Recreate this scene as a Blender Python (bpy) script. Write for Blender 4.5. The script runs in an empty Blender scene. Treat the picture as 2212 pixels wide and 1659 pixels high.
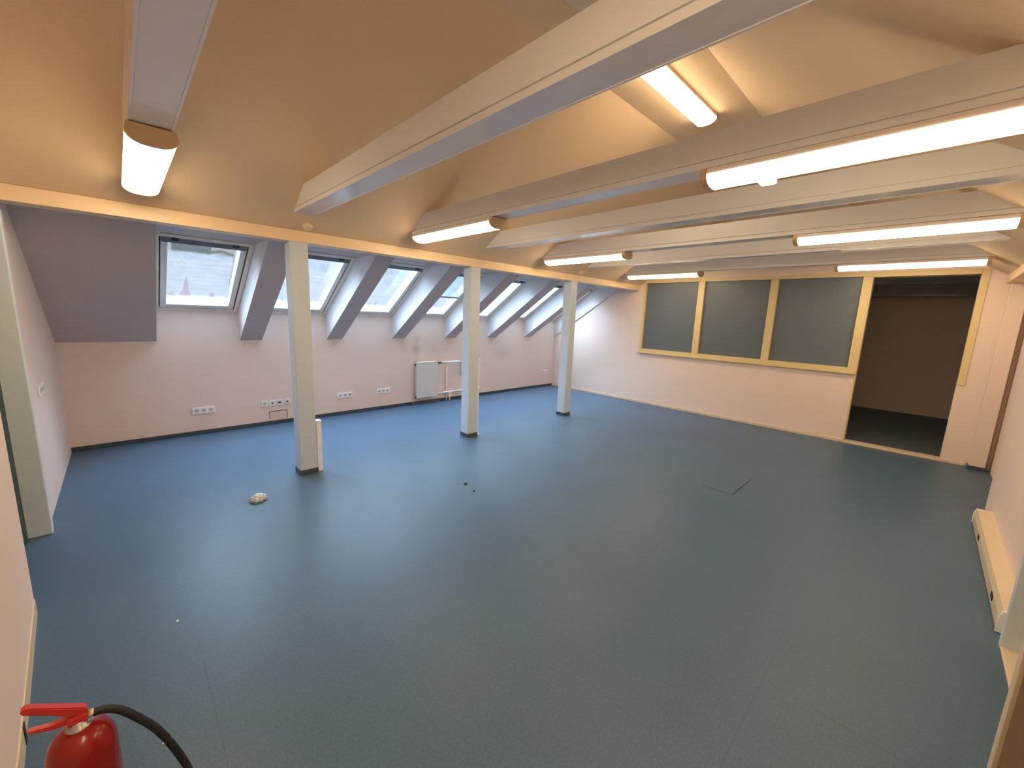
import bpy, bmesh, math, random
from mathutils import Vector, Matrix
random.seed(7)
SC = bpy.context.scene
COL = SC.collection

# ------------------------------------------------------------------ materials
def lin(c):
    def f(v):
        v /= 255.0
        return v / 12.92 if v <= 0.04045 else ((v + 0.055) / 1.055) ** 2.4
    return (f(c[0]), f(c[1]), f(c[2]), 1.0)

def mat(name, rgb, rough=0.6, spec=0.5, metal=0.0, var=0.06, scale=6.0, bump=0.0, bscale=80.0, detail=6.0, coat=0.0):
    m = bpy.data.materials.new(name); m.use_nodes = True
    nt = m.node_tree; n = nt.nodes; b = n['Principled BSDF']
    b.inputs['Roughness'].default_value = rough
    b.inputs['Specular IOR Level'].default_value = spec
    b.inputs['Metallic'].default_value = metal
    b.inputs['Coat Weight'].default_value = coat
    tc = n.new('ShaderNodeTexCoord')
    nz = n.new('ShaderNodeTexNoise'); nz.inputs['Scale'].default_value = scale; nz.inputs['Detail'].default_value = detail
    nt.links.new(tc.outputs['Object'], nz.inputs['Vector'])
    mx = n.new('ShaderNodeMix'); mx.data_type = 'RGBA'
    c = rgb
    mx.inputs[6].default_value = (c[0] * (1 - var), c[1] * (1 - var), c[2] * (1 - var), 1)
    mx.inputs[7].default_value = (min(1, c[0] * (1 + var)), min(1, c[1] * (1 + var)), min(1, c[2] * (1 + var)), 1)
    nt.links.new(nz.outputs['Fac'], mx.inputs[0])
    nt.links.new(mx.outputs[2], b.inputs['Base Color'])
    if bump:
        n2 = n.new('ShaderNodeTexNoise'); n2.inputs['Scale'].default_value = bscale
        nt.links.new(tc.outputs['Object'], n2.inputs['Vector'])
        bp = n.new('ShaderNodeBump'); bp.inputs['Strength'].default_value = bump; bp.inputs['Distance'].default_value = 0.002
        nt.links.new(n2.outputs['Fac'], bp.inputs['Height'])
        nt.links.new(bp.outputs['Normal'], b.inputs['Normal'])
    return m

def emit(name, rgb, strength):
    m = bpy.data.materials.new(name); m.use_nodes = True
    nt = m.node_tree; n = nt.nodes
    n.remove(n['Principled BSDF'])
    e = n.new('ShaderNodeEmission'); e.inputs['Color'].default_value = (*rgb, 1); e.inputs['Strength'].default_value = strength
    nt.links.new(e.outputs[0], n['Material Output'].inputs['Surface'])
    return m

def floor_material():
    m = bpy.data.materials.new('blue linoleum'); m.use_nodes = True
    nt = m.node_tree; n = nt.nodes; L = nt.links; b = n['Principled BSDF']
    tc = n.new('ShaderNodeTexCoord')
    sp = n.new('ShaderNodeTexNoise'); sp.inputs['Scale'].default_value = 110; sp.inputs['Detail'].default_value = 8; sp.inputs['Roughness'].default_value = 0.75
    L.new(tc.outputs['Object'], sp.inputs['Vector'])
    big = n.new('ShaderNodeTexNoise'); big.inputs['Scale'].default_value = 1.3; big.inputs['Detail'].default_value = 5
    L.new(tc.outputs['Object'], big.inputs['Vector'])
    r = n.new('ShaderNodeValToRGB')
    r.color_ramp.elements[0].position = 0.3; r.color_ramp.elements[0].color = FLOOR_D
    r.color_ramp.elements[1].position = 0.72; r.color_ramp.elements[1].color = FLOOR_L
    L.new(sp.outputs['Fac'], r.inputs['Fac'])
    mx = n.new('ShaderNodeMix'); mx.data_type = 'RGBA'; mx.blend_type = 'MULTIPLY'; mx.inputs[0].default_value = 0.35
    L.new(r.outputs['Color'], mx.inputs[6])
    r2 = n.new('ShaderNodeValToRGB'); r2.color_ramp.elements[0].position = 0.3; r2.color_ramp.elements[0].color = (0.7, 0.7, 0.7, 1)
    r2.color_ramp.elements[1].position = 0.7
    L.new(big.outputs['Fac'], r2.inputs['Fac']); L.new(r2.outputs['Color'], mx.inputs[7])
    # faint welded joints between the sheets
    bk = n.new('ShaderNodeTexBrick'); bk.offset = 0.0
    bk.inputs['Scale'].default_value = 1.0; bk.inputs['Brick Width'].default_value = 0.614; bk.inputs['Row Height'].default_value = 1.228
    bk.inputs['Mortar Size'].default_value = 0.0028; bk.inputs['Mortar Smooth'].default_value = 0.4
    bk.inputs['Color1'].default_value = bk.inputs['Color2'].default_value = (1, 1, 1, 1); bk.inputs['Mortar'].default_value = (0.72, 0.72, 0.72, 1)
    mp = n.new('ShaderNodeMapping'); mp.inputs['Location'].default_value = (-0.136, -0.302, 0)
    L.new(tc.outputs['Object'], mp.inputs['Vector']); L.new(mp.outputs['Vector'], bk.inputs['Vector'])
    m2 = n.new('ShaderNodeMix'); m2.data_type = 'RGBA'; m2.blend_type = 'MULTIPLY'
    n3 = n.new('ShaderNodeTexNoise'); n3.inputs['Scale'].default_value = 0.9; L.new(tc.outputs['Object'], n3.inputs['Vector'])
    mr = n.new('ShaderNodeMapRange'); mr.inputs['From Min'].default_value = 0.42; mr.inputs['From Max'].default_value = 0.62; mr.inputs['To Max'].default_value = 0.6
    L.new(n3.outputs['Fac'], mr.inputs['Value']); L.new(mr.outputs['Result'], m2.inputs[0])
    L.new(mx.outputs[2], m2.inputs[6]); L.new(bk.outputs['Color'], m2.inputs[7])
    L.new(m2.outputs[2], b.inputs['Base Color'])
    b.inputs['Roughness'].default_value = 0.42; b.inputs['Specular IOR Level'].default_value = 0.35
    bp = n.new('ShaderNodeBump'); bp.inputs['Strength'].default_value = 0.12; bp.inputs['Distance'].default_value = 0.002
    L.new(sp.outputs['Fac'], bp.inputs['Height']); L.new(bp.outputs['Normal'], b.inputs['Normal'])
    return m

def wall_material(name, rgb, smudges=()):
    m = mat(name, rgb, rough=0.85, spec=0.2, var=0.035, scale=2.2, bump=0.25, bscale=120)
    nt = m.node_tree; n = nt.nodes; L = nt.links; b = n['Principled BSDF']
    src = b.inputs['Base Color'].links[0].from_socket
    tc = n.new('ShaderNodeTexCoord')
    for (x, y, z, sx, sy, sz, k) in smudges:      # soot and hand marks: fixed spots on the paint
        mp = n.new('ShaderNodeMapping'); mp.vector_type = 'TEXTURE'
        mp.inputs['Location'].default_value = (x, y, z); mp.inputs['Scale'].default_value = (sx, sy, sz)
        L.new(tc.outputs['Object'], mp.inputs['Vector'])
        ln = n.new('ShaderNodeVectorMath'); ln.operation = 'LENGTH'; L.new(mp.outputs['Vector'], ln.inputs[0])
        nz = n.new('ShaderNodeTexNoise'); nz.inputs['Scale'].default_value = 9; nz.inputs['Detail'].default_value = 5; L.new(tc.outputs['Object'], nz.inputs['Vector'])
        ad = n.new('ShaderNodeMath'); ad.operation = 'MULTIPLY_ADD'; ad.inputs[1].default_value = 1.2; L.new(nz.outputs['Fac'], ad.inputs[0]); L.new(ln.outputs['Value'], ad.inputs[2])
        mr = n.new('ShaderNodeMapRange'); mr.inputs['From Min'].default_value = 0.7; mr.inputs['From Max'].default_value = 1.6; mr.inputs['To Min'].default_value = k; mr.inputs['To Max'].default_value = 0
        L.new(ad.outputs[0], mr.inputs['Value'])
        mx = n.new('ShaderNodeMix'); mx.data_type = 'RGBA'; L.new(mr.outputs['Result'], mx.inputs[0]); L.new(src, mx.inputs[6]); mx.inputs[7].default_value = (0.16, 0.145, 0.14, 1)
        src = mx.outputs[2]
    L.new(src, b.inputs['Base Color'])
    return m

def snow_material(name, rgb, thin=0.95):
    m = bpy.data.materials.new(name); m.use_nodes = True
    nt = m.node_tree; n = nt.nodes; L = nt.links; n.remove(n['Principled BSDF'])
    tc = n.new('ShaderNodeTexCoord')
    w = n.new('ShaderNodeTexWave'); w.bands_direction = 'Y'; w.inputs['Scale'].default_value = 5; w.inputs['Distortion'].default_value = 0.8
    L.new(tc.outputs['Object'], w.inputs['Vector'])
    nz = n.new('ShaderNodeTexNoise'); nz.inputs['Scale'].default_value = 7; nz.inputs['Detail'].default_value = 7; L.new(tc.outputs['Object'], nz.inputs['Vector'])
    ad = n.new('ShaderNodeMath'); ad.operation = 'MULTIPLY_ADD'; ad.inputs[1].default_value = 0.22
    L.new(w.outputs['Fac'], ad.inputs[0]); L.new(nz.outputs['Fac'], ad.inputs[2])
    r = n.new('ShaderNodeValToRGB'); r.color_ramp.elements[0].position = 0.3; r.color_ramp.elements[1].position = 0.8
    r.color_ramp.elements[0].color = (rgb[0] * 0.90, rgb[1] * 0.905, rgb[2] * 0.94, 1); r.color_ramp.elements[1].color = (*rgb, 1)
    L.new(ad.outputs[0], r.inputs['Fac'])
    t = n.new('ShaderNodeBsdfTranslucent'); L.new(r.outputs['Color'], t.inputs['Color'])
    tr = n.new('ShaderNodeBsdfTransparent'); L.new(r.outputs['Color'], tr.inputs['Color'])
    ms = n.new('ShaderNodeMixShader'); ms.inputs[0].default_value = thin
    L.new(t.outputs[0], ms.inputs[1]); L.new(tr.outputs[0], ms.inputs[2]); L.new(ms.outputs[0], n['Material Output'].inputs['Surface'])
    return m

def glass_material():
    m = bpy.data.materials.new('window glass'); m.use_nodes = True
    nt = m.node_tree; n = nt.nodes; L = nt.links; n.remove(n['Principled BSDF'])
    g = n.new('ShaderNodeBsdfGlossy'); g.inputs['Roughness'].default_value = 0.03
    t = n.new('ShaderNodeBsdfTransparent'); t.inputs['Color'].default_value = (0.97, 0.98, 0.98, 1)
    f = n.new('ShaderNodeFresnel'); f.inputs['IOR'].default_value = 1.45
    nz = n.new('ShaderNodeTexNoise'); nz.inputs['Scale'].default_value = 3
    sc = n.new('ShaderNodeMath'); sc.operation = 'MULTIPLY'; sc.inputs[1].default_value = 0.8
    L.new(f.outputs[0], sc.inputs[0])
    ms = n.new('ShaderNodeMixShader'); L.new(sc.outputs[0], ms.inputs[0]); L.new(t.outputs[0], ms.inputs[1]); L.new(g.outputs[0], ms.inputs[2])
    L.new(ms.outputs[0], n['Material Output'].inputs['Surface'])
    return m

LAMP_COL = (1.0, 0.75, 0.47); LAMP_STR = 20.0
SKY_COL = (0.66, 0.84, 1.0); SKY_STR = 27.0; EXPOSURE = 0.17
FLOOR_D = (0.055, 0.108, 0.178, 1); FLOOR_L = (0.100, 0.177, 0.268, 1)

PINK = (0.84, 0.695, 0.61)
M = dict(
    floor=floor_material(),
    dark_floor=mat('dark floor covering', (0.11, 0.145, 0.19), 0.7),
    wall=wall_material('pale pink wall paint', PINK, [(3.63, 6.1, 0.98, 0.10, 0.2, 0.26, 0.30), (4.0, 6.1, 0.95, 0.5, 0.2, 0.3, 0.16), (5.65, 6.1, 0.83, 0.35, 0.2, 0.18, 0.16)]),
    wall2=wall_material('peach wall paint', PINK),
    ceil=wall_material('peach ceiling paint', (0.80, 0.605, 0.40)),
    cream=mat('cream gloss paint', (0.72, 0.60, 0.42), 0.4),
    purlin=mat('cream purlin paint', (0.90, 0.69, 0.45), 0.5),
    beam=mat('grey white laminated board', (0.76, 0.77, 0.78), 0.17, 0.5, var=0.02),
    post=mat('off white post paint', (0.59, 0.68, 0.77), 0.4, var=0.02),
    casing=wall_material('shade darkened soffit paint', (0.62, 0.535, 0.50)),  # soffit undersides: shade put into the colour, darker than the reveals
    reveal=wall_material('daylight brightened reveal paint', (0.76, 0.745, 0.75)),  # reveal faces: window light put into a paler colour
    vinyl=mat('blue grey vinyl skirting', (0.055, 0.07, 0.095), 0.5),
    collar=mat('slate skirting collar', (0.065, 0.085, 0.11), 0.5),
    frame=mat('weathered white window frame', (0.86, 0.79, 0.69), 0.45, var=0.12, scale=14),
    sash=mat('white sash paint', (0.80, 0.77, 0.71), 0.35),
    gasket=mat('dark rubber gasket', (0.06, 0.05, 0.05), 0.6),
    ventbar=mat('dark grey ventilation bar', (0.16, 0.16, 0.17), 0.4),
    glass=glass_material(),
    snow=snow_material('snow on glass', (0.92, 0.95, 0.99)),
    ice=snow_material('old grey ice', (0.56, 0.58, 0.55), 0.97),
    melt=snow_material('wet reddish snow', (0.86, 0.74, 0.78), 0.97),
    blind=snow_material('thin roller blind cloth', (0.72, 0.74, 0.74), 0.95),
    pane_grey=mat('grey backed glass', (0.14, 0.17, 0.20), 0.35, 0.35, var=0.03),
    yellow=mat('yellowed cream frame paint', (0.74, 0.60, 0.32), 0.45),
    white=mat('white plastic', (0.90, 0.90, 0.88), 0.35),
    enamel=mat('white radiator enamel', (0.70, 0.70, 0.67), 0.3),
    pipe=mat('white pipe paint', (0.92, 0.92, 0.90), 0.3),
    black=mat('black plastic', (0.012, 0.012, 0.013), 0.5),
    socket_in=mat('grey socket recess', (0.55, 0.55, 0.54), 0.5),
    diffuser=emit('lit opal diffuser', LAMP_COL, LAMP_STR),
    opal=mat('unlit opal diffuser', (0.66, 0.58, 0.50), 0.4),
    capm=mat('beige lamp end cap', (0.62, 0.44, 0.26), 0.45),
    housing=mat('lamp housing white', (0.72, 0.66, 0.64), 0.4),
    red=mat('red extinguisher paint', (0.27, 0.010, 0.005), 0.25, 0.4, coat=0.2),
    redplastic=mat('red lever paint', (0.52, 0.03, 0.018), 0.35),
    brass=mat('pale brass fitting', (0.66, 0.60, 0.42), 0.35, metal=0.5),
    steel=mat('dull steel', (0.45, 0.45, 0.44), 0.35, metal=0.8),
    hose=mat('black rubber hose', (0.016, 0.016, 0.018), 0.55, bump=0.6, bscale=500),
    green=mat('dark green door paint', (0.012, 0.05, 0.048), 0.5),
    jamb=mat('grey white jamb paint', (0.67, 0.76, 0.82), 0.4),
    wood=mat('brown varnished wood', (0.22, 0.10, 0.035), 0.4, var=0.3, scale=9),
    plaster=mat('plaster lump', (0.66, 0.74, 0.80), 0.9, bump=0.8, bscale=60),
    crack=mat('broken plaster edge', (0.17, 0.10, 0.085), 0.9),
    patch=wall_material('plaster patch paint', (0.75, 0.60, 0.515)),
    dirt=mat('dark grit', (0.02, 0.018, 0.016), 0.9),
    seam=mat('cut line in floor', (0.03, 0.035, 0.04), 0.8),
)

# ------------------------------------------------------------------ mesh helpers
def bm_box(bm, x0, x1, y0, y1, z0, z1, bev=0.0, seg=2):
    t = bmesh.new()
    r = bmesh.ops.create_cube(t, size=1)
    for v in r['verts']:
        v.co = Vector(((x0 + x1) / 2 + v.co.x * (x1 - x0), (y0 + y1) / 2 + v.co.y * (y1 - y0), (z0 + z1) / 2 + v.co.z * (z1 - z0)))
    if bev:
        bmesh.ops.bevel(t, geom=t.edges[:], offset=bev, segments=seg, profile=0.5, affect='EDGES')
    add(bm, t)

def add(bm, t, mtx=None):
    if mtx is not None: bmesh.ops.transform(t, matrix=mtx, verts=t.verts)
    me = bpy.data.meshes.new('t'); t.to_mesh(me); t.free(); bm.from_mesh(me); bpy.data.meshes.remove(me)

def bm_prism(bm, poly, a, b, axis='x'):
    """extrude a 2-D polygon along an axis; x: poly=(y,z), y: poly=(x,z), z: poly=(x,y)"""
    def P(p, t):
        return {'x': (t, p[0], p[1]), 'y': (p[0], t, p[1]), 'z': (p[0], p[1], t)}[axis]
    t = bmesh.new()
    A = [t.verts.new(P(p, a)) for p in poly]; B = [t.verts.new(P(p, b)) for p in poly]
    t.faces.new(A); t.faces.new(B[::-1]); k = len(poly)
    for i in range(k): t.faces.new((A[i], B[i], B[(i + 1) % k], A[(i + 1) % k]))
    bmesh.ops.recalc_face_normals(t, faces=t.faces)
    add(bm, t)

def bm_tube(bm, pts, r, seg=12, cap=True):
    pts = [Vector(p) for p in pts]; t = bmesh.new(); rings = []
    up = Vector((0, 0, 1))
    for i, p in enumerate(pts):
        d = (pts[min(i + 1, len(pts) - 1)] - pts[max(i - 1, 0)]).normalized()
        a = d.cross(up if abs(d.z) < 0.95 else Vector((0, 1, 0))).normalized(); b = d.cross(a)
        rr = r[i] if isinstance(r, (list, tuple)) else r
        rings.append([t.verts.new(p + (a * math.cos(2 * math.pi * k / seg) + b * math.sin(2 * math.pi * k / seg)) * rr) for k in range(seg)])
    for A, B in zip(rings, rings[1:]):
        for k in range(seg): t.faces.new((A[k], A[(k + 1) % seg], B[(k + 1) % seg], B[k]))
    if cap: t.faces.new(rings[0][::-1]); t.faces.new(rings[-1])
    bmesh.ops.recalc_face_normals(t, faces=t.faces)
    for f in t.faces: f.smooth = len(f.verts) == 4
    add(bm, t)

def bm_lathe(bm, prof, c, seg=40):
    t = bmesh.new(); rings = []
    for (r, z) in prof:
        rings.append([t.verts.new((c[0] + r * math.cos(2 * math.pi * k / seg), c[1] + r * math.sin(2 * math.pi * k / seg), c[2] + z)) for k in range(seg)])
    for A, B in zip(rings, rings[1:]):
        for k in range(seg): t.faces.new((A[k], A[(k + 1) % seg], B[(k + 1) % seg], B[k]))
    t.faces.new(rings[0][::-1]); t.faces.new(rings[-1])
    bmesh.ops.recalc_face_normals(t, faces=t.faces)
    for f in t.faces: f.smooth = len(f.verts) == 4
    add(bm, t)

def link(name, bm, m, parent=None, loc=(0, 0, 0)):
    me = bpy.data.meshes.new(name); bm.to_mesh(me); bm.free(); me.materials.append(m)
    o = bpy.data.objects.new(name, me); COL.objects.link(o); o.location = loc
    if parent: o.parent = parent
    return o

def box(name, m, b, parent=None, bev=0.0):
    bm = bmesh.new(); bm_box(bm, *b, bev=bev); return link(name, bm, m, parent)

def boxes(name, m, bs, parent=None, bev=0.0):
    bm = bmesh.new()
    for b in bs: bm_box(bm, *b, bev=bev)
    return link(name, bm, m, parent)

def tag(o, label=None, cat=None, group=None, kind=None):
    if label: o['label'] = label
    if cat: o['category'] = cat
    if group: o['group'] = group
    if kind: o['kind'] = kind
    return o

def empty(name, loc=(0, 0, 0), label=None, cat=None, group=None, kind=None):
    o = bpy.data.objects.new(name, None); COL.objects.link(o); o.location = loc; o.empty_display_size = 0.1
    return tag(o, label, cat, group, kind)

def struct(o, label, cat): return tag(o, label, cat, kind='structure')

def dup(src, loc, label, group=None, rot=None):
    r = src.copy(); COL.objects.link(r); r.location = loc; r['label'] = label
    if group: r['group'] = group
    if rot is not None: r.rotation_euler = rot
    for ch in list(src.children):
        c = ch.copy(); COL.objects.link(c); c.parent = r
        for g in list(ch.children):
            d = g.copy(); COL.objects.link(d); d.parent = c
    return r

# ------------------------------------------------------------------ key dimensions (metres)
XL, XE = -0.485, 7.277          # door wall, partition wall
YW = 6.101                      # window wall
YP0, YP1 = 4.007, 4.16          # purlin
ZP0, ZP1 = 2.17, 2.27
T = 0.645                       # roof pitch (rise per metre)
ZK, ZS = 1.153, 1.515           # knee wall, window sill
RY = -0.505                     # right purlin face
RID0, RID1, ZR = 1.36, 2.142, 3.473
ZB = 2.38                       # underside of tie beams
XF = 11.0

# ------------------------------------------------------------------ room shell
f = box('floor', M['floor'], (-1.5, XE + 0.02, -2.2, YW + 0.1, -0.12, 0.0)); struct(f, 'speckled blue grey linoleum floor of the empty attic room', 'floor')
hs = bmesh.new()
def strip2(bm, p, q, w, z0=-0.001, z1=0.0012):
    p = Vector((*p, 0)); q = Vector((*q, 0)); d = (q - p).normalized(); nn = Vector((-d.y, d.x, 0)) * w / 2
    bm_prism(bm, [((p + nn).x, (p + nn).y), ((q + nn).x, (q + nn).y), ((q - nn).x, (q - nn).y), ((p - nn).x, (p - nn).y)], z0, z1, 'z')
strip2(hs, (4.04, 1.085), (4.62, 1.085), 0.010)
strip2(hs, (4.04, 1.085), (4.06, 1.36), 0.006)
link('cut_line', hs, M['seam'], f)

f2 = box('floor_next_room', M['dark_floor'], (XE + 0.02, XF, -2.2, YW + 0.1, -0.12, 0.0)); struct(f2, 'dark floor of the unlit room behind the open doorway', 'floor')
w = box('wall_next_room', M['wall2'], (XF, XF + 0.1, -2.3, YW + 0.2, -0.12, 3.9)); struct(w, 'brown looking far wall of the unlit room seen through doorway', 'wall')
w = boxes('wall_next_room_sides', M['wall2'], [(XE + 0.12, XF, -2.3, -2.2, 0, 3.9), (XE + 0.12, XF, YW + 0.1, YW + 0.2, 0, 3.9)]); struct(w, 'side walls of the unlit room beyond the partition', 'wall')
w = box('ceiling_next_room', M['beam'], (XE + 0.12, XF, -2.2, YW + 0.1, 2.75, 2.9)); struct(w, 'dark ceiling of the unlit room beyond the doorway', 'ceiling')

# window wall: low up to the soffit, higher inside each skylight recess
w = box('wall_back', M['wall'], (XL - 0.3, XE + 0.12, YW, YW + 0.25, -0.1, ZS)); struct(w, 'pale pink knee wall under the row of skylights', 'wall')
pb = bmesh.new(); bm_box(pb, 1.362, 1.575, YW - 0.004, YW + 0.01, 0.0, 0.18); pt = link('plaster_patch', pb, M['patch'], w); pt['label'] = 'patched rectangle of darker plaster'
cb = bmesh.new()
for i in range(14):
    x = 1.362 + i * 0.2135 / 14; dz = random.uniform(-0.004, 0.004); h = random.uniform(0.005, 0.012)
    bm_box(cb, x, x + 0.0155, YW - 0.006, YW + 0.01, 0.178 + dz, 0.178 + dz + h)
for xx in (1.358, 1.574):
    for i in range(10):
        if random.random() < 0.2: continue
        z = 0.055 + i * 0.0125; bm_box(cb, xx + random.uniform(-0.003, 0.003), xx + random.uniform(0.004, 0.009), YW - 0.006, YW + 0.01, z, z + 0.0128)
link('crack', cb, M['crack'], w)

# partition wall at the far end with glazing strip and doorway
GY0, GY1, GZ0, GZ1 = 0.655, 3.93, 0.993, 2.35
DY0, DY1, DZ = -0.308, 0.637, 2.288
w = boxes('wall_end', M['wall2'], [
    (XE, XE + 0.12, GY1, YW + 0.2, 0, 3.9), (XE, XE + 0.12, GY0, GY1, 0, GZ0), (XE, XE + 0.12, DY0 - 0.066, GY1, GZ1, 3.9),
    (XE, XE + 0.12, -2.3, DY0 - 0.066, 0, 3.9), (XE, XE + 0.12, DY0 - 0.066, DY0, 0, 0.98)])
struct(w, 'pale pink partition wall with glazed strip and doorway', 'wall')

w = box('wall_left', M['wall2'], (XL - 0.2, XL, 4.055, YW + 0.1, 0, ZP0 - 0.0)); struct(w, 'short pink wall between the window corner and the left door', 'wall')
w = bmesh.new()
bm_box(w, XL - 0.2, XL, 4.16, YW + 0.2, ZP0, 3.9); bm_box(w, XL - 0.2, XL, -2.2, 4.16, 2.12, 3.9)
w = link('wall_left_gable', w, M['wall2']); struct(w, 'peach gable wall above the left doorway', 'wall')
w = bmesh.new(); bm_prism(w, [(-0.44, 2.975), (-0.375, 1.9), (-0.33, -0.6), (-0.70, -0.6), (-0.70, 2.975)], 0, 2.119, 'z')
w = link('wall_left_near', w, M['wall2']); struct(w, 'peach wall beside the camera behind the fire extinguisher', 'wall')
w = boxes('wall_right', M['wall2'], [(3.14, 5.53, -0.86, -0.577, 0, ZP0 - 0.001)]); struct(w, 'peach right hand wall behind the low white trunking', 'wall')
w = box('wall_right_alcove', M['wall2'], (5.53, XE, -0.86, -0.72, 0, ZP0 - 0.001)); struct(w, 'recessed end of the right hand wall beside the doorway', 'wall')
w = boxes('wall_right_near', M['wall2'], [(-0.9, 2.14, -0.86, -0.44, 0, ZP0 - 0.001), (2.14, 3.14, -0.86, -0.577, 2.08, ZP0 - 0.001)]); struct(w, 'right hand wall beside the camera', 'wall')
w = boxes('wall_corridor', M['wall2'], [(1.4, 4.0, -2.2, -2.1, 0, 2.2), (1.4, 1.5, -2.1, -0.86, 0, 2.2), (3.9, 4.0, -2.1, -0.86, 0, 2.2), (1.4, 4.0, -2.2, -0.86, 2.2, 2.3)]); struct(w, 'walls of the passage behind the right hand doorway', 'wall')
w = box('wall_behind', M['wall2'], (-0.9, 0.0, -0.46, -0.44, 0, 2.0)); bpy.data.objects.remove(w)

# ceiling: two sloping linings, flat ridge strip, and the lower soffit over the window side
c = bmesh.new()
bm_prism(c, [(YP1, ZP1), (YP0, ZP1), (RID1, ZR), (RID0, ZR), (RY, ZP1), (-0.86, ZP1), (-0.86, 2.6), (RID0, ZR + 0.25), (RID1, ZR + 0.25), (YP1, 2.6)], XL, XE, 'x')
c = link('ceiling', c, M['ceil']); struct(c, 'peach sloping attic ceiling with flat ridge strip', 'ceiling')
zs = lambda y: ZK + T * (YW - y)
YH, ZH = 4.439, 2.225            # header line above the skylights
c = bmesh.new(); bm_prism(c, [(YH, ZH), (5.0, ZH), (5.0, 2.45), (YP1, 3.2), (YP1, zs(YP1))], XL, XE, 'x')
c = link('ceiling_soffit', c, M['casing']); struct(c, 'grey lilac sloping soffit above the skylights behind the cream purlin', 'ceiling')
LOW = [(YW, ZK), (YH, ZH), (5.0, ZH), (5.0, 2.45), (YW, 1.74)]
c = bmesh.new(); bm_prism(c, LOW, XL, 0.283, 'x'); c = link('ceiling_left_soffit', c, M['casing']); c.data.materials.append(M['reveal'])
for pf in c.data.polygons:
    if pf.normal.x > 0.9: pf.material_index = 1  # side face takes the daylight brightened colour, underside the shade darkened one
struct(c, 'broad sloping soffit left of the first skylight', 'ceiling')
bands = [(1.083, 1.329), (2.150, 2.373), (3.180, 3.408), (4.215, 4.442), (5.224, 5.458), (6.268, 6.474), (7.258, 7.277)]
bl = ['between the first and second skylights from the left', 'between the second and third skylights from the left', 'between the third and fourth skylights from the left',
      'between the fourth and fifth skylights, right of the second post', 'between the fifth and sixth skylights', 'between the sixth skylight and the last one', 'thin strip beside the end wall']
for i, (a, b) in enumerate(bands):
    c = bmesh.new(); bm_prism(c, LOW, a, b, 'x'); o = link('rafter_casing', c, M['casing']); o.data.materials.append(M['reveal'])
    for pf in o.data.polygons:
        if abs(pf.normal.x) > 0.9: pf.material_index = 1  # sides painted brighter as if daylit, underside left in the shaded tone
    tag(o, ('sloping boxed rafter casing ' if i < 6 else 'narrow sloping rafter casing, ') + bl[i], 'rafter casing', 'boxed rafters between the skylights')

# ------------------------------------------------------------------ baseboards
b = box('baseboard_back', M['vinyl'], (XL, XE - 0.002, YW - 0.012, YW, 0, 0.052), bev=0.003); struct(b, 'dark blue vinyl skirting along the window wall', 'skirting')
bm = bmesh.new(); bm_prism(bm, [(YW - 0.013, 0.0), (YW - 0.075, 0.0), (YW - 0.070, 0.006), (YW - 0.013, 0.045)], 3.52, 4.08, 'x'); o = link('loose_strip', bm, M['vinyl'], b); o['label'] = 'loose strip of vinyl skirting below the radiator'
b = box('baseboard_end', M['cream'], (XE - 0.014, XE, DY1 + 0.0, YW - 0.012, 0, 0.042), bev=0.003); struct(b, 'cream skirting strip along the partition wall', 'skirting')
b = box('baseboard_alcove', M['cream'], (XE - 0.014, XE, -0.516, DY0, 0, 0.035), bev=0.003); struct(b, 'short cream skirting right of the open doorway', 'skirting')
b = bmesh.new(); bm_prism(b, [(-0.435, 2.965), (-0.370, 1.9), (-0.325, -0.6), (-0.33, -0.6), (-0.375, 1.9), (-0.44, 2.965)], 0, 0.085, 'z')
b = link('baseboard_left', b, M['cream']); struct(b, 'cream skirting at lower left behind the fire extinguisher', 'skirting')

sb = bmesh.new(); bm_prism(sb, [(-0.3815, 2.082), (-0.3785, 2.082), (-0.3768, 2.048), (-0.3795, 2.048)], 0.004, 0.078, 'z')
link('dark_gap', sb, M['dirt'], b)

# ------------------------------------------------------------------ purlins, posts, tie beams
p = box('roof_purlin', M['purlin'], (XL, XE, YP0, YP1, ZP0, ZP1 - 0.001), bev=0.004); tag(p, 'long cream boxed purlin on top of the three white posts', 'purlin')
p = boxes('roof_purlin', M['purlin'], [(XL, XE, -0.74, RY, ZP0, ZP1 - 0.001)], bev=0.004); tag(p, 'cream boxed purlin along the right wall, its end at upper right', 'purlin')

def post(x0, y0, label, d=0.153, m=None):
    t = empty('support_post', (x0, y0, 0), label, 'post', 'white boxed posts')
    bm = bmesh.new(); bm_box(bm, 0, d, 0, d, 0.0, ZP0, bev=0.006); link('shaft', bm, m or M['post'], t)
    bm = bmesh.new(); bm_box(bm, -0.006, d + 0.006, -0.006, d + 0.006, 0, 0.052, bev=0.003); o = link('skirting_collar', bm, M['collar'], t); o['label'] = 'slate grey skirting collar'
    return t
post(1.128, YP0, 'white boxed post nearest the camera, with short cream trunking at its foot')
post(3.143, YP0, 'middle white boxed post, standing in front of the radiator pipes')
post(5.133, YP0, 'farthest and shortest looking white post near the partition corner')
post(XE - 0.136, -0.672, 'peach painted post standing in the corner right of the open doorway', 0.134, M['wall2'])

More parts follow.
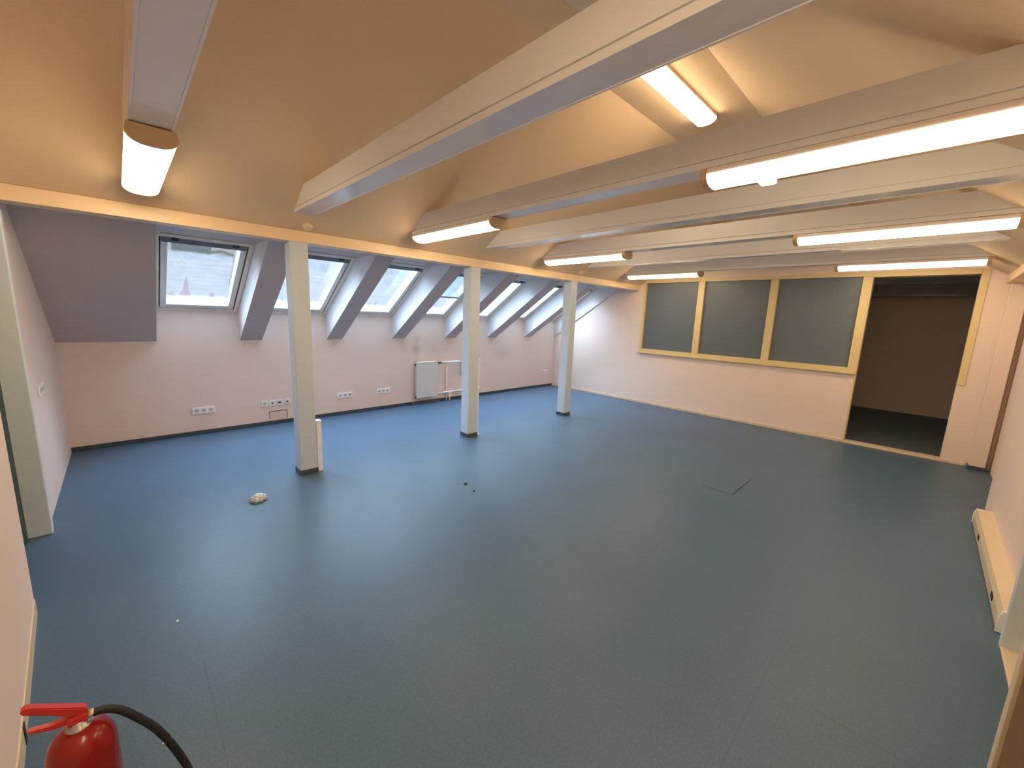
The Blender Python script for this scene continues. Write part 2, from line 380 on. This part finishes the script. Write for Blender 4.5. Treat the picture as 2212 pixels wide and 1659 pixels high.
beams = [(0.105, 'first boxed tie beam, directly above the camera at upper left'), (1.128, 'second boxed tie beam, widest in view, crossing the top without any lamp'),
         (2.222, 'third boxed tie beam, carrying the longest looking lamp at upper right'), (3.218, 'fourth boxed tie beam, unlit, behind the one with the big right lamp'),
         (4.228, 'fifth boxed tie beam, carrying the middle pair of lamps'), (5.275, 'sixth boxed tie beam, unlit, between the two farthest lamp rows'),
         (6.385, 'last boxed tie beam, nearest the partition glazing')]
ya = lambda z: RY + (z - ZP1) / T
yb = lambda z: YP0 - (z - ZP1) / T
for x, lb in beams:
    t = empty('tie_beam', (x, 0, ZB), lb + ' ', 'beam', 'boxed tie beams under the ceiling'); t['label'] = lb
    h = 0.168
    def seg(bm, x0, x1, z0, z1): bm_prism(bm, [(ya(ZB + z0), z0), (yb(ZB + z0), z0), (yb(ZB + z1), z1), (ya(ZB + z1), z1)], x0, x1, 'x')
    bm = bmesh.new(); seg(bm, 0.009, 0.144, 0.0, h - 0.001); seg(bm, 0.0, 0.153, 0.034, h); link('beam_box', bm, M['beam'], t)
    for x0, x1 in ((-0.001, 0.0085), (0.1445, 0.154)):
        bm = bmesh.new(); seg(bm, x0, x1, -0.003, 0.0265); link('edge_trim', bm, M['beam'], t)

# ------------------------------------------------------------------ fluorescent lamps
def lamp(label, loc, length, lit=True, rotz=0.0, tabpos=None):
    """long axis along local y, top at local z=0"""
    t = empty('ceiling_light', loc, label, 'ceiling light', 'opal fluorescent battens'); t.rotation_euler = (0, 0, rotz)
    w = 0.092; L2 = length / 2
    prof = [(-w, -0.036), (-w * 0.99, -0.046), (-w * 0.90, -0.060), (-w * 0.72, -0.072), (-w * 0.42, -0.081), (0, -0.084), (w * 0.42, -0.081), (w * 0.72, -0.072), (w * 0.90, -0.060), (w * 0.99, -0.046), (w, -0.036)]
    bm = bmesh.new(); bm_prism(bm, [(-0.045, 0), (0.045, 0), (0.045, -0.007), (0.086, -0.007), (w - 0.002, -0.0355), (-w + 0.002, -0.0355), (-0.086, -0.007), (-0.045, -0.007)], -L2 + 0.012, L2 - 0.012, 'y'); link('housing', bm, M['housing'], t)
    bm = bmesh.new(); bm_prism(bm, prof, -L2 + 0.012, L2 - 0.012, 'y')
    link('diffuser', bm, M['diffuser'] if lit else M['opal'], t)
    cp = [(p[0] * 1.02, p[1] * 1.03 if p[1] < -0.03 else p[1]) for p in prof] + [(0.086, -0.006), (-0.086, -0.006)]
    for a, b in ((-L2 - 0.022, -L2 + 0.012), (L2 - 0.012, L2 + 0.022)):
        bm = bmesh.new(); bm_prism(bm, cp, a, b, 'y'); o = link('end_cap', bm, M['capm'], t); o['label'] = 'beige end cap'
    if tabpos is not None:
        bm = bmesh.new(); bm_box(bm, w - 0.01, w + 0.075, tabpos - 0.035, tabpos + 0.035, -0.070, -0.040, bev=0.008); link('diffuser_clip', bm, M['diffuser'], t)
    return t
zl = ZB - 0.0005
for x, l1, l2 in ((0.105, 'fluorescent batten seen end on under the first beam at upper left', 'added lit batten on the right end of the first beam, unseen overhead outside the frame'),
                  (2.222, 'lit batten on the left end of the third beam, above the post row', 'very long looking lit batten cut by the right edge of the frame'),
                  (4.228, 'lit batten on the left end of the fifth beam, near the middle of the room', 'lit batten on the right end of the fifth beam, above the doorway one'),
                  (6.385, 'smallest lit batten, beside the far purlin end near the glazing', 'lit batten directly over the dark open doorway')):
    lamp(l1, (x + 0.0765, 3.185, zl), 1.20)
    if l2: lamp(l2, (x + 0.0765, 0.31, zl), 1.22, tabpos=(0.69 - 0.31 if x == 2.222 else None))  # first beam's right batten: unseen, assumed, added to brighten wall and beam faces
lamp('lit batten on the flat ridge strip between the second and third beams', (3.48, 1.72, ZR - 0.0005), 1.14, rotz=math.pi / 2)
lamp('unlit batten end on the ridge at the top edge, above the second beam', (1.56, 1.69, ZR - 0.0005), 1.22, lit=False, rotz=math.pi / 2)

# ------------------------------------------------------------------ skylights
sl = math.atan(T)
def skylight(idx, x0, x1, label, extras):
    W2 = x1 - x0; LV = math.hypot(YW - 5.0, 2.225 - ZS)
    root = empty('window_%d' % idx, (x0, YW, ZS)); struct(root, label, 'skylight')
    ang = math.atan2(2.225 - ZS, YW - 5.0)
    # local: x along the wall, y up the slope, z outward
    R = Matrix(((1, 0, 0), (0, -math.cos(ang), math.sin(ang)), (0, math.sin(ang), math.cos(ang)))).to_4x4()
    def part(name, bm, m, par=root):
        bmesh.ops.transform(bm, matrix=R, verts=bm.verts); bmesh.ops.recalc_face_normals(bm, faces=bm.faces); return link(name, bm, m, par)
    def ring(bm, a0, a1, b0, b1, w, z0, z1, wb=None, wt=None):
        wb = wb or w; wt = wt or w
        bm_box(bm, a0, a0 + w, b0, b1, z0, z1, 0.004); bm_box(bm, a1 - w, a1, b0, b1, z0, z1, 0.004)
        bm_box(bm, a0 + w, a1 - w, b0, b0 + wb, z0, z1, 0.004); bm_box(bm, a0 + w, a1 - w, b1 - wt, b1, z0, z1, 0.004)
    bm = bmesh.new(); ring(bm, 0.001, W2 - 0.001, 0, LV, 0.045, -0.012, 0.11); part('outer_frame', bm, M['frame'])
    bm = bmesh.new(); ring(bm, 0.0455, W2 - 0.0455, 0.0455, LV - 0.0455, 0.012, 0.012, 0.10); part('gasket', bm, M['gasket'])
    bm = bmesh.new(); ring(bm, 0.058, W2 - 0.058, 0.058, LV - 0.058, 0.052, -0.004, 0.105, wb=0.062, wt=0.06); s = part('sash', bm, M['sash'])
    a0, a1, b0, b1 = 0.110, W2 - 0.110, 0.120, LV - 0.118
    bm = bmesh.new(); bm_box(bm, a0 - 0.004, a1 + 0.004, b0 - 0.004, b1 + 0.004, 0.060, 0.0655); part('pane', bm, M['glass'], s)
    bm = bmesh.new(); bm_box(bm, 0.06, W2 - 0.06, LV - 0.125, LV - 0.05, -0.006, 0.0195, 0.006); v = part('ventilation_bar', bm, M['ventbar'])
    bm = bmesh.new()
    for fx in (0.2, 0.8): bm_box(bm, W2 * fx - 0.03, W2 * fx + 0.03, LV - 0.075, LV - 0.04, -0.02, -0.0055, 0.004)
    part('catch', bm, M['black'], v)
    # snow lying on the glass, with a ragged outline
    rnd = random.Random(idx * 11 + 3)
    gap = extras.get('gap', 0.02)
    pts = []
    n = 26
    L, Rr, B, Tt = a0 + 0.004, a1 - 0.014, b0 + 0.006, b1 - gap
    for i in range(n): pts.append((L + (Rr - L) * i / n, B + rnd.uniform(0, 0.008)))
    for i in range(n): pts.append((Rr + rnd.uniform(-0.013, 0.011), B + (Tt - B) * i / n))
    for i in range(n): pts.append((Rr - (Rr - L) * i / n, Tt + rnd.uniform(-0.012, 0.012) - (0.03 * abs(math.sin(i * 0.35)) if gap > 0.05 else 0)))
    for i in range(n): pts.append((L + rnd.uniform(0, 0.010), Tt - (Tt - B) * i / n))
    bm = bmesh.new(); bm_prism(bm, pts, 0.0675, 0.0715, 'z'); part('snow_layer', bm, M['snow'], s)
    # dark wet rim of the snow on its right side
    bm = bmesh.new()
    for i in range(n - 1):
        p0, p1 = pts[n + i], pts[n + i + 1]
        wd = 0.003 + rnd.uniform(0, 0.004)
        bm_prism(bm, [(p0[0], p0[1]), (p0[0] + wd, p0[1]), (p1[0] + wd, p1[1]), (p1[0], p1[1])], 0.0660, 0.0672, 'z')
    part('wet_edge', bm, M['ventbar'], s)
    if extras.get('ice'):
        pts = [(L + 0.03, b1 - 0.02), (L + 0.035, b1 - gap - 0.015), (L + 0.2, b1 - gap - 0.012), (L + 0.34, b1 - gap - 0.024), (L + 0.36, b1 - gap - 0.005), (Rr - 0.13, b1 - gap + 0.02), (Rr - 0.01, b1 - gap - 0.02),
               (Rr - 0.015, b1 - gap + 0.012), (Rr - 0.13, b1 - gap + 0.065), (Rr - 0.22, b1 - gap + 0.03), (Rr - 0.2, b1 - 0.008)]
        bm = bmesh.new(); bm_prism(bm, pts, 0.0725, 0.0765, 'z'); part('ice_strip', bm, M['ice'], s)
    if extras.get('melt'):
        pts = [(L, B + 0.002)]
        k = 60; 
        hs_ = extras['melt']
        for i in range(k + 1):
            x = L + (Rr - L) * i / k; f_ = i / k
            y = 0.012 + rnd.uniform(0, 0.010)
            for (c_, w_, h_) in hs_:
                q = max(0, 1 - abs(f_ - c_) / w_); y = max(y, h_ * q ** 0.4 * (1 + rnd.uniform(-0.14, 0.12)) if q > 0 else y)
            pts.append((x, B + y))
        pts.append((Rr, B + 0.002))
        bm = bmesh.new(); bm_prism(bm, pts, 0.0730, 0.0755, 'z'); part('melt_patch', bm, M['melt'], s)
    if extras.get('blind'):
        zb_ = b0 + (b1 - b0) * 0.47
        bm = bmesh.new(); bm_box(bm, 0.062, W2 - 0.062, zb_, LV - 0.13, 0.006, 0.009); bl_ = part('roller_blind', bm, M['blind'])
        bm = bmesh.new(); bm_box(bm, 0.05, W2 - 0.05, zb_ - 0.016, zb_ + 0.012, -0.004, 0.016, 0.004); part('bottom_bar', bm, M['ventbar'], bl_)
    return root
xs = [(0.283, 1.083), (1.329, 2.150), (2.373, 3.180), (3.408, 4.215), (4.442, 5.224), (5.458, 6.268), (6.474, 7.258)]
wl = ['leftmost skylight, snow slipped from its top edge, reddish melt spike below', 'second skylight from the left, partly hidden by the nearest post', 'third skylight from the left, between two rafter casings',
      'fourth skylight, behind the middle post, upper half covered', 'fifth skylight, right of the middle post, seen almost edge on', 'sixth skylight, left of the farthest post, hidden by its casing', 'last skylight beside the partition wall']
ex = [dict(gap=0.20, ice=True, melt=[(0.30, 0.055, 0.42), (0.30, 0.10, 0.22), (0.74, 0.05, 0.17), (0.08, 0.10, 0.12)]), dict(gap=0.015, melt=[(0.2, 0.06, 0.12), (0.55, 0.05, 0.09)]), dict(melt=[(0.45, 0.05, 0.10), (0.62, 0.06, 0.14), (0.80, 0.04, 0.10)]),
      dict(blind=True), dict(), dict(), dict()]
for i, (a, b) in enumerate(xs): skylight(i + 1, a, b, wl[i], ex[i])

# ------------------------------------------------------------------ partition glazing and open doorway
g = empty('window_8', (XE, GY0, GZ0)); struct(g, 'yellowed frame holding three grey panes in the partition wall', 'window')
def gbox(name, m, y0, y1, z0, z1, x0=-0.03, x1=0.12, par=g, bev=0.004):
    bm = bmesh.new(); bm_box(bm, x0, x1, y0 - GY0, y1 - GY0, z0 - GZ0, z1 - GZ0, bev=bev); return link(name, bm, m, par)
panes = [(2.908, 3.877), (1.821, 2.801), (0.741, 1.717)]
PZ0, PZ1 = 1.066, 2.30
fr = bmesh.new()
for (y0, y1, z0, z1) in ((GY0 - 0.0, GY1, PZ1, GZ1), (GY0, GY1, GZ0 + 0.012, PZ0), (3.877, GY1, PZ0, PZ1), (GY0, 0.741, PZ0, PZ1)):
    bm_box(fr, -0.022, 0.12, y0 - GY0, y1 - GY0, z0 - GZ0, z1 - GZ0, bev=0.003)
link('frame', fr, M['yellow'], g)
for y0, y1 in ((2.801, 2.908), (1.717, 1.821)): gbox('mullion', M['yellow'], y0, y1, PZ0, PZ1, -0.02, 0.12)
gbox('sill', M['yellow'], GY0 - 0.0, GY1 + 0.02, GZ0 - 0.012, GZ0 + 0.012, -0.045, 0.02)
for y0, y1 in panes:
    q = gbox('pane', M['pane_grey'], y0 - 0.003, y1 + 0.003, PZ0 - 0.003, PZ1 + 0.003, 0.03, 0.038, bev=0)
d = empty('door_1', (XE, DY0, 0)); struct(d, 'open doorway in the partition wall into the dark room', 'doorway')
bm = bmesh.new()
for (x0, x1, y0, y1, z0, z1) in ((-0.012, 0.12, DY0 - 0.066, DY0, 0.98, GZ1), (-0.022, 0.12, DY0, GY0, DZ, GZ1), (-0.0, 0.12, DY1, GY0, 0.03, GZ0 - 0.012), (-0.022, 0.12, DY1, GY0 - 0.0, GZ0 - 0.012, DZ)):
    bm_box(bm, x0, x1, y0 - DY0, y1 - DY0, z0, z1, bev=0.003)
link('door_frame', bm, M['yellow'], d)
bm = bmesh.new(); bm_box(bm, -0.016, 0.12, -0.0, DY1 - DY0, 0, 0.032, bev=0.004); link('threshold', bm, M['cream'], d)
# beams seen inside the next room
lb = ['dark beam under the ceiling of the unlit room, just inside the doorway', 'dark beam farther inside the unlit room']
for i, x in enumerate((8.45, 9.5)):
    o = box('tie_beam', M['beam'], (x, x + 0.15, -2.19, YW, ZB, ZB + 0.2), bev=0.004); tag(o, lb[i], 'beam', 'beams of the unlit room')
o = box('wall_box', M['beam'], (XF - 0.35, XF, -2.19, YW, 2.24, 2.75)); o.name = 'ceiling_bulkhead'; struct(o, 'dark bulkhead along the top of the far wall in the unlit room', 'bulkhead')

# ------------------------------------------------------------------ left doorway
d = empty('door_2', (-0.56, 2.975, 0)); struct(d, 'dark green door set in the left wall, seen almost edge on', 'door')
bm = bmesh.new(); bm_box(bm, -0.05, -0.008, 0.002, 1.01, 0.004, 2.06, bev=0.003); lf = link('door_leaf', bm, M['green'], d)
bm = bmesh.new()
bm_box(bm, -0.06, 0.102, 1.012, 1.078, 0, 2.118, bev=0.006); link('jamb', bm, M['jamb'], d)
bm = bmesh.new(); bm_box(bm, -0.06, 0.09, 0.0, 1.012, 2.06, 2.118, bev=0.005); link('head', bm, M['jamb'], d)
o = box('wall_left_lobby', M['wall2'], (-0.80, -0.70, 2.8, 4.2, 0, 2.119)); struct(o, 'wall behind the green door', 'wall')

# right hand doorway close to the camera
d = empty('door_3', (3.13, -0.49, 0)); struct(d, 'grey jamb of the doorway in the right hand wall', 'doorway')
bm = bmesh.new(); bm_prism(bm, [(0.0, -0.37), (0.0095, -0.37), (0.0095, -0.0865), (0.05, -0.0865), (0.05, 0.004), (0.0, 0.004)], 0.0, 2.08, 'z'); link('jamb', bm, M['jamb'], d)
bm = bmesh.new(); bm_box(bm, -0.93, 0.0, -0.37, 0.004, 0.0, 0.016, bev=0.004); link('threshold', bm, M['cream'], d)
d = empty('door_4', (2.2, -0.385, 0)); struct(d, 'brown door folded back beside its cream jamb at the lower right corner', 'door')
bm = bmesh.new(); bm_box(bm, -0.05, 0.0, -0.47, 0.0, 0.0, 2.06, bev=0.003); link('jamb', bm, M['cream'], d)
bm = bmesh.new(); bm_box(bm, -0.95, -0.054, -0.05, -0.012, 0.006, 2.0, bev=0.003); link('door_leaf', bm, M['wood'], d)

# low trunking box on the right wall
t = empty('skirting_trunking', (3.30, -0.577, 0), 'low white trunking box along the foot of the right hand wall', 'trunking')
bm = bmesh.new(); bm_prism(bm, [(0.0, 0.012), (0.094, 0.012), (0.094, 0.085), (0.082, 0.125), (0.0, 0.125)], 0.0, 1.82, 'x'); link('duct', bm, M['cream'], t)
bm = bmesh.new(); bm_prism(bm, [(0.0, 0.004), (0.098, 0.004), (0.098, 0.088), (0.085, 0.129), (0.0, 0.129)], -0.012, 0.0, 'x'); link('end_cap', bm, M['white'], t)
bm = bmesh.new(); bm_prism(bm, [(0.0, 0.004), (0.098, 0.004), (0.098, 0.088), (0.085, 0.129), (0.0, 0.129)], 1.82, 1.832, 'x'); link('end_cap', bm, M['white'], t)
for x in (0.26, 1.25):
    bm = bmesh.new(); bm_box(bm, x, x + 0.07, 0.088, 0.098, 0.045, 0.082, bev=0.003); o = link('outlet_slot', bm, M['black'], t); o['label'] = 'black outlet slot'

# ------------------------------------------------------------------ sockets and data outlets on the window wall
def disc(bm, x, z, r, y0, y1, seg=24):
    bm_prism(bm, [(x + r * math.cos(2 * math.pi * k / seg), z + r * math.sin(2 * math.pi * k / seg)) for k in range(seg)], y0, y1, 'y')
def make_socket(label, loc):
    t = empty('wall_socket', loc, label, 'socket', 'triple sockets')
    bm = bmesh.new(); bm_box(bm, -0.113, 0.113, -0.012, 0.0, -0.041, 0.041, bev=0.005); link('plate', bm, M['white'], t)
    for k in (-1, 0, 1):
        bm = bmesh.new(); disc(bm, k * 0.071, 0, 0.0215, -0.0135, -0.011); o = link('socket_insert', bm, M['socket_in'], t)
        bm = bmesh.new()
        for s in (-1, 1): disc(bm, k * 0.071 + s * 0.0095, 0, 0.0034, -0.0145, -0.013, 10)
        link('pin_hole', bm, M['black'], o)
    return t
s0 = make_socket('white triple socket nearest the left corner of the window wall', (0.652, YW, 0.301))
dup(s0, (2.388, YW, 0.301), 'white triple socket just right of the nearest post')
dup(s0, (3.012, YW, 0.303), 'white triple socket just left of the radiator')
dup(s0, (7.022, YW, 0.341), 'small looking triple socket in the far corner beside the last post')
s = dup(s0, (XL, 4.67, 0.905), 'blurred white triple socket on the left wall, above table height', rot=(0, 0, math.pi / 2))

def data_plate(x, label, slot):
    t = empty('data_outlet', (x, YW, 0.298), label, 'outlet', 'square wall outlets above the patch')
    bm = bmesh.new(); bm_box(bm, -0.039, 0.039, -0.011, 0, -0.040, 0.040, bev=0.005); link('plate', bm, M['white'], t)
    bm = bmesh.new()
    if slot is None:
        bm_box(bm, -0.020, 0.020, -0.0125, -0.010, -0.020, 0.020, bev=0.003); link('insert', bm, M['socket_in'], t)
    else:
        bm_box(bm, -0.028, 0.028, -0.0125, -0.010, -0.026, 0.022, bev=0.003); o = link('insert', bm, M['enamel'], t)
        bm = bmesh.new(); bm_box(bm, slot[0], slot[1], -0.0135, -0.012, slot[2], slot[3]); link('port', bm, M['black'], o)
data_plate(1.310, 'first square outlet of four left of the nearest post, plain grey insert', None)
data_plate(1.400, 'second square outlet of the four, small dark port', (-0.008, 0.012, -0.010, 0.006))
data_plate(1.490, 'third square outlet of the four, wide black port', (-0.020, 0.020, -0.009, 0.009))
data_plate(1.581, 'fourth square outlet, beside the nearest post, small square black port', (-0.008, 0.014, -0.006, 0.012))

# ------------------------------------------------------------------ radiator with its pipes
r = empty('radiator', (3.575, YW, 0), 'white flat panel radiator on the window wall with pipes behind the middle post', 'radiator')
bm = bmesh.new(); bm_box(bm, 0.0, 0.43, -0.105, -0.045, 0.120, 0.745, bev=0.010); link('panel', bm, M['enamel'], r)
bm = bmesh.new(); bm_box(bm, 0.02, 0.41, -0.108, -0.04, 0.742, 0.752, bev=0.003); link('top_grille', bm, M['pipe'], r)
for (x, z) in ((-0.004, 0.70), (-0.004, 0.14), (0.434, 0.155)):
    bm = bmesh.new(); bm_box(bm, x - 0.008, x + 0.008, -0.085, -0.055, z - 0.018, z + 0.018, bev=0.004); o = link('end_plug', bm, M['black'], r); o['label'] = 'black end plug'
bm = bmesh.new(); bm_tube(bm, [(0.43, -0.07, 0.718), (0.52, -0.07, 0.718)], 0.013); o = link('valve', bm, M['black'], r); o['label'] = 'black valve head'
bm = bmesh.new(); bm_tube(bm, [(0.52, -0.055, 0.720), (0.93, -0.055, 0.722), (0.965, -0.055, 0.70), (0.965, -0.055, 0.45)], 0.018); link('supply_pipe', bm, M['pipe'], r)
bm = bmesh.new(); bm_tube(bm, [(0.44, -0.05, 0.160), (1.28, -0.05, 0.168)], 0.017); link('return_pipe', bm, M['pipe'], r)
bm = bmesh.new(); bm_tube(bm, [(0.672, -0.022, 0.66), (0.672, -0.022, 0.0)], 0.015); link('riser', bm, M['pipe'], r)
bm = bmesh.new(); bm_tube(bm, [(0.727, -0.05, 0.155), (0.727, -0.05, 0.0)], 0.015); link('riser', bm, M['pipe'], r)

# trunking on the posts
t = empty('cable_trunking', (1.2875, 4.02, 0), 'short cream cable trunking on the foot of the nearest post', 'trunking')
bm = bmesh.new(); bm_box(bm, 0, 0.047, 0, 0.07, 0, 0.505, bev=0.003); link('duct', bm, M['white'], t)
bm = bmesh.new(); bm_box(bm, 0, 0.050, -0.003, 0.073, 0.505, 0.517, bev=0.003); link('cap', bm, M['white'], t)
t = empty('cable_trunking', (3.3025, 4.022, 0), 'thin white trunking up the right edge of the middle post', 'trunking')
bm = bmesh.new(); bm_box(bm, 0, 0.024, 0, 0.03, 0, 1.0, bev=0.002); link('duct', bm, M['pipe'], t)
for z in (0.0, 0.63, 1.0):
    bm = bmesh.new(); bm_box(bm, 0, 0.034 if z else 0.05, -0.004, 0.034, z, z + 0.03 if z else 0.018, bev=0.003); link('joint', bm, M['pipe'], t)

# round detectors on the slope above the purlin
for x, lab in ((1.262, 'round cream junction box on the slope above the nearest post'), (5.26, 'round cream junction box on the slope above the farthest post')):
    bm = bmesh.new(); bm_lathe(bm, [(0.042, 0), (0.044, 0.012), (0.038, 0.026), (0.018, 0.031), (0.001, 0.032)], (0, 0, 0), 28)
    nrm = Vector((0, -math.sin(sl), -math.cos(sl)))
    y = 3.945; o = link('junction_box', bm, M['purlin']); o.location = (x, y, ZP1 + T * (YP0 - y)); o.rotation_euler = nrm.to_track_quat('Z', 'Y').to_euler()
    tag(o, lab, 'junction box', 'junction boxes above the posts')

# ------------------------------------------------------------------ small litter on the floor
bm = bmesh.new(); bmesh.ops.create_icosphere(bm, subdivisions=4, radius=0.05)
for v in bm.verts:
    n_ = v.co.normalized(); k = 1 + 0.16 * math.sin(9 * n_.x + 3 * n_.y) * math.cos(7 * n_.y + 2) + 0.10 * math.sin(15 * n_.z + 8 * n_.x)
    v.co = Vector((n_.x * 0.056 * k, n_.y * 0.040 * k, max(n_.z * 0.042 * k, -0.018)))
zm = min(v.co.z for v in bm.verts)
for v in bm.verts: v.co.z -= zm
for f_ in bm.faces: f_.smooth = True
o = link('plaster_lump', bm, M['plaster']); o.location = (0.70, 3.68, 0); o.rotation_euler = (0, 0, 0.3); tag(o, 'off white crumpled lump lying on the floor in front of the nearest post', 'lump')
for (x, y, s, lab) in ((2.234, 2.864, 0.020, 'larger black crumb on the floor between the first two posts'), (2.20, 2.694, 0.013, 'smaller black crumb on the floor, nearer than the larger one'), (6.983, 5.08, 0.014, 'dark crumb on the floor near the foot of the partition wall')):
    bm = bmesh.new(); bmesh.ops.create_icosphere(bm, subdivisions=2, radius=1)
    for v in bm.verts: v.co = Vector((v.co.x * s * random.uniform(0.8, 1.1), v.co.y * s * 0.7, (v.co.z + 1) * s * 0.35))
    o = link('dark_crumb', bm, M['dirt']); o.location = (x, y, 0); tag(o, lab, 'crumb', 'dark crumbs on the floor')
for (x, y, lab) in ((0.076, 2.448, 'tiny white plaster flake on the floor near the left wall'), (-0.02, 1.74, 'tiny white plaster flake on the floor beside the extinguisher hose')):
    bm = bmesh.new(); bm_box(bm, -0.004, 0.004, -0.007, 0.007, 0, 0.003, bev=0.001); o = link('plaster_flake', bm, M['white']); o.location = (x, y, 0); o.rotation_euler = (0, 0, -0.4); tag(o, lab, 'flake', 'plaster flakes')

# ------------------------------------------------------------------ fire extinguisher
EX, EY = -0.183, 1.50
t = empty('fire_extinguisher', (EX, EY, 0), 'red fire extinguisher with black hose standing at the lower left corner', 'fire extinguisher')
bm = bmesh.new(); bm_lathe(bm, [(0.066, 0), (0.072, 0.006), (0.072, 0.335), (0.070, 0.36), (0.063, 0.385), (0.050, 0.405), (0.034, 0.413), (0.026, 0.417)], (0, 0, 0), 48); link('cylinder', bm, M['red'], t)
bm = bmesh.new(); bm_lathe(bm, [(0.027, 0.414), (0.027, 0.421), (0.019, 0.423), (0.019, 0.436), (0.014, 0.438)], (0, 0, 0), 28); link('valve_neck', bm, M['steel'], t)
bm = bmesh.new(); bm_box(bm, -0.020, 0.020, -0.016, 0.016, 0.430, 0.458, bev=0.005); link('valve_body', bm, M['redplastic'], t)
def lever(pts, wdt):
    bm = bmesh.new()
    t_ = bmesh.new(); A = [t_.verts.new((p[0], -wdt / 2, p[1])) for p in pts]; B = [t_.verts.new((p[0], wdt / 2, p[1])) for p in pts]
    t_.faces.new(A); t_.faces.new(B[::-1]); k = len(pts)
    for i in range(k): t_.faces.new((A[i], B[i], B[(i + 1) % k], A[(i + 1) % k]))
    bmesh.ops.recalc_face_normals(t_, faces=t_.faces); bmesh.ops.bevel(t_, geom=t_.edges[:], offset=0.003, segments=2, affect='EDGES'); add(bm, t_); return bm
link('lever', lever([(0.022, 0.448), (0.020, 0.470), (-0.080, 0.541), (-0.092, 0.541), (-0.094, 0.530), (-0.045, 0.492), (-0.012, 0.462)], 0.024), M['redplastic'], t)
link('carry_handle', lever([(-0.010, 0.458), (-0.014, 0.440), (-0.046, 0.446), (-0.086, 0.464), (-0.089, 0.472), (-0.046, 0.459)], 0.022), M['redplastic'], t)
bm = bmesh.new(); bm_tube(bm, [(0.018, 0, 0.441), (0.036, 0, 0.437)], 0.010, 16); link('hose_nipple', bm, M['brass'], t)
hp = [(0.03, 0.438), (0.052, 0.432), (0.083, 0.406), (0.118, 0.350), (0.154, 0.280), (0.186, 0.188), (0.213, 0.087), (0.221, 0.03)]
def cr(P, n=8):
    out = []
    for i in range(len(P) - 1):
        p0, p1, p2, p3 = P[max(i - 1, 0)], P[i], P[i + 1], P[min(i + 2, len(P) - 1)]
        for k in range(n):
            u = k / n; out.append(tuple(0.5 * ((2 * b) + (c_ - a) * u + (2 * a - 5 * b + 4 * c_ - d_) * u * u + (3 * b - a - 3 * c_ + d_) * u ** 3) for a, b, c_, d_ in zip(p0, p1, p2, p3)))
    return out + [P[-1]]
bm = bmesh.new(); bm_tube(bm, [(x, 0, z) for x, z in cr(hp)], 0.0105, 16); link('hose', bm, M['hose'], t)
bm = bmesh.new(); bm_tube(bm, [(0.2205, 0, 0.035), (0.223, 0, 0.004)], [0.012, 0.015], 16); link('nozzle', bm, M['black'], t)

# ------------------------------------------------------------------ overcast daylight
wd = bpy.data.worlds.new('overcast sky'); SC.world = wd; wd.use_nodes = True
nt = wd.node_tree; bg = nt.nodes['Background']
tc = nt.nodes.new('ShaderNodeTexCoord'); sx = nt.nodes.new('ShaderNodeSeparateXYZ'); nt.links.new(tc.outputs['Generated'], sx.inputs[0])
rp = nt.nodes.new('ShaderNodeValToRGB'); nt.links.new(sx.outputs['Z'], rp.inputs['Fac'])
e = rp.color_ramp.elements                     # overcast: dull over the roofs opposite, bright cloud overhead
e[0].position = 0.0; e[0].color = (0.052 * 0.97, 0.052 * 1.0, 0.052 * 1.03, 1)
e[1].position = 1.0; e[1].color = (*SKY_COL, 1)
m_ = e.new(0.22); m_.color = (0.052 * 0.95, 0.052 * 1.0, 0.052 * 1.05, 1)
m_ = e.new(0.50); m_.color = (SKY_COL[0] * 0.75, SKY_COL[1] * 0.75, SKY_COL[2] * 0.75, 1)
nt.links.new(rp.outputs['Color'], bg.inputs['Color']); bg.inputs['Strength'].default_value = SKY_STR

# ------------------------------------------------------------------ camera
cd = bpy.data.cameras.new('camera'); cam = bpy.data.objects.new('camera', cd); COL.objects.link(cam)
rt = Vector((0.71926196, -0.69366762, 0.03856768)); up = Vector((0.08924742, 0.14730916, 0.98505579)); fw = Vector((0.68898268, 0.70507109, -0.16786192))
mw = Matrix((rt, up, -fw)).transposed().to_4x4(); mw.translation = (0, 0, 1.6); cam.matrix_world = mw
cd.sensor_width = 36; cd.sensor_fit = 'HORIZONTAL'; cd.lens = 867.78 / 2212 * 36; cd.clip_start = 0.02; cd.clip_end = 100
SC.camera = cam
SC.view_settings.view_transform = 'Standard'; SC.view_settings.look = 'None'; SC.view_settings.gamma = 1; SC.view_settings.use_curve_mapping = False
SC.view_settings.exposure = EXPOSURE
